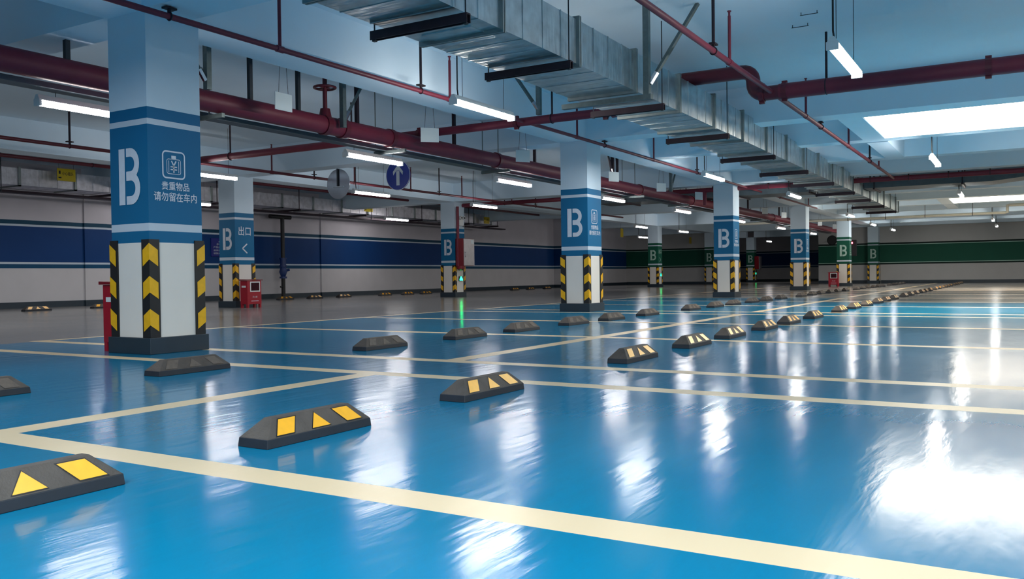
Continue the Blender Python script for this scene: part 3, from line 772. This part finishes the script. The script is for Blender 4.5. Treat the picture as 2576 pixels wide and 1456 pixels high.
# notice board on the left wall
t = thing('notice_board', 'blue notice board with white characters on the left wall, half behind the exit column', 'sign', (16.72, WALLY - 0.015, 1.5))
boxo('board', M['notice'], t, -0.33, 0.33, -0.012, 0.014, -0.26, 0.26, 0.004)
fy = -0.012
decal('car_icon', [[(-0.07, 0.14), (0.09, 0.14), (0.09, 0.17), (0.06, 0.175), (0.03, 0.21), (-0.03, 0.21), (-0.055, 0.175), (-0.07, 0.17)]], ('y', fy, 0, 0), M['lettering'], t, 0.002)
text('notice_text', '停车须知', ('y', fy, 0, 0.085), 0.30, 0.06, M['lettering'], t, 0.002)
for k, s in enumerate(('严禁烟火限速', '请停好车位上', '请锁好车门窗')):
    text('notice_text', s, ('y', fy, 0.0, 0.0 - 0.085 * k), 0.52, 0.055, M['lettering'], t, 0.002)

# standpipe with valve on the left wall
t = thing('standpipe', 'black standpipe with a blue valve standing at the left wall', 'pipe', (18.82, 19.2, 0))
tubeo('pipe_run', M['guard_black'], t, [(0, 0, 0), (0, 0, 0.62)], 0.06, 14)
tubeo('pipe_run', M['guard_black'], t, [(0, 0, 1.2), (0, 0, 2.42)], 0.06, 14)
b = MB(); b.tube([(-0.5, 0, 2.45), (0.33, 0, 2.45)], 0.06, 14); b.build('top_elbow', M['guard_black'], t, smooth=True)
b = MB(); b.tube([(0, 0, 0.6), (0, 0, 0.66)], 0.11, 14); b.tube([(0, 0, 0.66), (0, 0, 0.8), (0, 0, 0.95)], [0.07, 0.12, 0.08], 14); b.tube([(0, 0, 0.95), (0, 0, 1.0)], 0.12, 14); b.tube([(0, 0, 1.0), (0, 0, 1.2)], 0.09, 14); b.tube([(0, 0, 1.18), (0, 0, 1.22)], 0.11, 14)
b.tube([(0, 0, 0.82), (0.2, -0.05, 0.86)], 0.04, 8); b.build('valve', M['valve'], t, smooth=True)
tubeo('side_tap', M['guard_black'], t, [(0, 0, 0.35), (-0.14, -0.02, 0.35)], 0.025, 8)

# hydrant cabinet, lights on the second row column
t = thing('hydrant_cabinet', 'red hydrant cabinet with steel door on the second row blue column', 'cabinet', (20.76, 14.222, 0))
boxo('cabinet_body', M['darkred_box'], t, 0.0, 0.56, -0.26, 0.0, 0.9, 1.70, 0.005)
boxo('door', M['stainless'], t, 0.02, 0.56, -0.285, -0.262, 0.91, 1.69, 0.004)
boxo('door_label', M['plate'], t, 0.38, 0.52, -0.288, -0.284, 1.55, 1.66)
tubeo('door_handle', M['alu'], t, [(0.07, -0.29, 1.3), (0.07, -0.31, 1.28), (0.07, -0.31, 1.18), (0.07, -0.29, 1.16)], 0.01, 6)
b = MB(); b.tube([(0.03, -0.065, 0.9), (0.03, -0.065, 2.63)], 0.042, 14); b.build('feed_pipe', M['red'], t, smooth=True)
b = MB(); b.tube([(0.06, -0.13, 0.9), (0.06, -0.13, 0.82), (0.06, -0.13, 0.77)], [0.125, 0.12, 0.05], 18); b.build('rounded_bottom', M['darkred_box'], t, smooth=True)
t = thing('emergency_light', 'white twin head emergency light on the hydrant column', 'lamp', (21.02, 14.245, 2.1))
boxo('housing', M['white_metal'], t, -0.11, 0.11, -0.07, 0.0, -0.02, 0.16, 0.01)
for s in (-1, 1):
    b = MB(); b.tube([(s * 0.075, -0.03, 0.17), (s * 0.075, -0.08, 0.21), (s * 0.075, -0.13, 0.21)], [0.02, 0.05, 0.055], 12); b.build('lamp_head', M['white_metal'], t, smooth=True)
    b = MB(); b.tube([(s * 0.075, -0.131, 0.21), (s * 0.075, -0.134, 0.21)], 0.03, 12); b.build('lens', M['black'], t)
tubeo('power_cord', M['cord'], t, [(0.1, -0.03, 0.0), (0.15, -0.03, -0.04), (0.19, -0.02, 0.02)], 0.008, 6)
def exit_light(label, x, y, z):
    t = thing('exit_light', label, 'exit sign', (x, y, z), 'green exit lights')
    boxo('housing', M['guard_black'], t, -0.09, 0.09, -0.03, 0, -0.07, 0.07, 0.005)
    b = MB()
    f = lambda u, v: (u, -0.033, v)
    for p in ([rect(-0.08, 0.08, -0.055, -0.02)], [[(-0.07, -0.01), (0.07, -0.01), (0.05, 0.03), (-0.05, 0.03)]], [arc(0.0, 0.04, 0.03, 0, 360, 12)[:-1]]):
        for q in p: b.add([f(u, v) for u, v in q], [tuple(range(len(q)))])
    b.build('glowing_symbol', M['exit'], t)
exit_light('glowing green exit light low on the hydrant column', 21.02, CY0 + CYS - 0.001, 0.53)
exit_light('small glowing green exit light on the green arrow column', CX0 + PX * 4 + 0.27, CY0 + CYS - 0.001, 0.55)
exit_light('tiny green exit light on the farthest column beyond the opening', CX0 + PX * 6 + 0.26, CY0 + CYS - 0.001, 0.55)
t = thing('hydrant_cabinet', 'dark hydrant cabinet on the farthest column beyond the opening', 'cabinet', (CX0 + PX * 6, CY0 + CYS - 0.02, 0))
boxo('cabinet_body', M['darkred_box'], t, 0.0, 0.56, -0.26, -0.001, 0.8, 1.60, 0.005); boxo('door', M['stainless'], t, 0.02, 0.56, -0.285, -0.262, 0.81, 1.59, 0.004)

# red extinguisher boxes
def ext_box(label, loc, rz):
    t = thing('extinguisher_box', label, 'fire extinguisher box', loc, 'red extinguisher boxes', rz)
    b = MB(); b.box(-0.19, 0.19, -0.105, 0.105, 0.075, 0.565); b.build('box_body', M['redbox'], t, bevel=0.004)
    b = MB(); b.hexa([(-0.215, -0.125, 0.567), (0.215, -0.125, 0.567), (0.215, 0.125, 0.567), (-0.215, 0.125, 0.567)], [(-0.215, -0.125, 0.583), (0.215, -0.125, 0.583), (0.215, 0.125, 0.595), (-0.215, 0.125, 0.595)])
    b.build('lid', M['darkred_box'], t)
    for sx in (-1, 1):
        for sy in (-1, 1):
            boxo('foot', M['redbox'], t, sx * 0.165 - 0.022, sx * 0.165 + 0.022, sy * 0.08 - 0.022, sy * 0.08 + 0.022, 0, 0.08)
    b = MB(); b.box(-0.12, 0.15, -0.112, -0.104, 0.33, 0.545); wf = b.build('window_frame', M['white_metal'], t)
    boxo('glass', M['glass_dark'], wf, -0.095, 0.125, -0.115, -0.111, 0.355, 0.52)
    text('box_text', '灭火器', ('y', -0.106, 0.01, 0.225), 0.13, 0.035, M['lettering'], t, 0.002)
    decal('stripe', [rect(-0.1, 0.1, -0.006, 0.006)], ('y', -0.106, 0.01, 0.14), M['lettering'], t, 0.002)
    boxo('side_label', M['plate'], t, -0.193, -0.189, -0.06, 0.06, 0.42, 0.46)
    return t
ext_box('red extinguisher box half hidden behind the nearest column', (4.73, 6.66, 0), 0)
ext_box('red extinguisher box with a window beside the blue exit column', (12.72, 13.92, 0), 0)
ext_box('small red extinguisher box beside the green front row column', (36.6, 6.58, 0), -math.pi / 2)

# round signs over the far aisle
t = thing('round_sign', 'round blue sign with a white up arrow hanging over the far aisle', 'sign', (13.5, 10.6, 2.61))
R0 = 0.30
b = MB(); b.tube([(0, 0, 0), (0.012, 0, 0)], R0, 40); b.build('disc', M['sign_blue'], t)
decal('rim', strip(arc(0, 0, R0, 0, 360, 40), arc(0, 0, R0 - 0.012, 0, 360, 40)), ('x', 0, 0, 0), M['sign_white'], t, 0.002)
decal('arrow', [rect(-0.04, 0.04, -0.2, 0.08), [(0, 0.21), (-0.125, 0.07), (-0.115, 0.0), (-0.04, 0.09)], [(0, 0.21), (-0.04, 0.09), (0.04, 0.09)], [(0, 0.21), (0.04, 0.09), (0.115, 0.0), (0.125, 0.07)]], ('x', 0, 0, 0), M['sign_white'], t, 0.003)
for s in (-1, 1): tubeo('hanging_rod', M['rod'], t, [(0.02, s * 0.12, 0.2), (0.02, s * 0.12, CEIL - 2.61)], 0.008, 6)
t = thing('round_sign', 'round shiny metal sign left of the arrow sign, showing its plain back', 'sign', (13.1, 11.8, 2.48))
b = MB(); b.tube([(0, 0, 0), (0.012, 0, 0)], R0, 40); b.build('disc', M['alu'], t)
tubeo('post', M['rod'], t, [(-0.02, 0, -0.05), (-0.02, 0, CEIL - 2.48)], 0.016, 8)
boxo('bracket', M['sign_white'], t, -0.035, -0.001, -0.16, 0.11, -0.07, -0.05)

# small white plates over the bays
for n, x in enumerate([6.86, 9.56, 12.1, 15.7, 18.3, 20.9, 27.3, 29.8, 35.8, 38.9]):
    y = 6.95
    t = thing('bay_plate', 'small blank white plate hung on wires, %s from the left behind the front columns' % ORD[n], 'sign', (x, y, 2.53), 'white plates hung over the bays', [0.0, -0.75, -0.6, -0.5, -0.6, -0.5, -0.5, -0.5, -0.5, -0.5][n])
    boxo('plate', M['plate'], t, -0.125, 0.125, -0.004, 0.004, -0.095, 0.095)
    for s in (-1, 1): tubeo('hanging_wire', M['rod'], t, [(s * 0.07, 0, 0.095), (s * 0.02, 0, CEIL - 2.53)], 0.0025, 5)

# ceiling brackets, top right
for n, (x, y) in enumerate([(9.72, 2.08), (9.3, 1.9)]):
    t = thing('ceiling_bracket', ['upper', 'lower'][1 - n] + ' of two small wire brackets under the ceiling at top right', 'bracket', (x, y, CEIL), 'small ceiling brackets')
    b = MB(); b.tube([(0, -0.08, -0.03), (0, -0.08, 0)], 0.004, 6); b.tube([(0, 0.08, -0.03), (0, 0.08, 0)], 0.004, 6); b.build('leg', M['rod'], t)
    b = MB(); b.tube([(0, -0.09, -0.03), (0, 0.09, -0.03)], 0.004, 6); b.build('bar', M['rod'], t)

# display box with red lights by the far wall
t = thing('display_box', 'dark box with red and white lights hanging near the far wall', 'display', (42.0, 6.9, 1.75))
boxo('housing', M['guard_black'], t, -0.1, 0.1, -0.35, 0.35, -0.45, 0.3, 0.01)
boxo('red_light', M['red_led'], t, -0.12, -0.1, -0.2, -0.1, 0.12, 0.2); boxo('red_light', M['red_led'], t, -0.12, -0.1, -0.06, 0.0, 0.12, 0.18); boxo('white_light', M['white_led'], t, -0.12, -0.1, 0.13, 0.19, 0.12, 0.18)
tubeo('hanging_rod', M['rod'], t, [(0, 0, 0.3), (0, 0, CEIL - 1.75)], 0.02, 6)

# dark convex mirror seen edge on by the far wall
t = thing('round_mirror', 'dark round mirror high by the far wall, left of the green front row column', 'mirror', (44.6, 8.1, 2.15))
b = MB(); b.tube([(0, 0, 0), (0.05, 0, 0), (0.09, 0, 0)], [0.2, 0.24, 0.2], 24); b.build('disc', M['guard_black'], t, smooth=True)
tubeo('bracket', M['rod'], t, [(0.08, 0, 0), (1.05, 0, 0)], 0.02, 8)
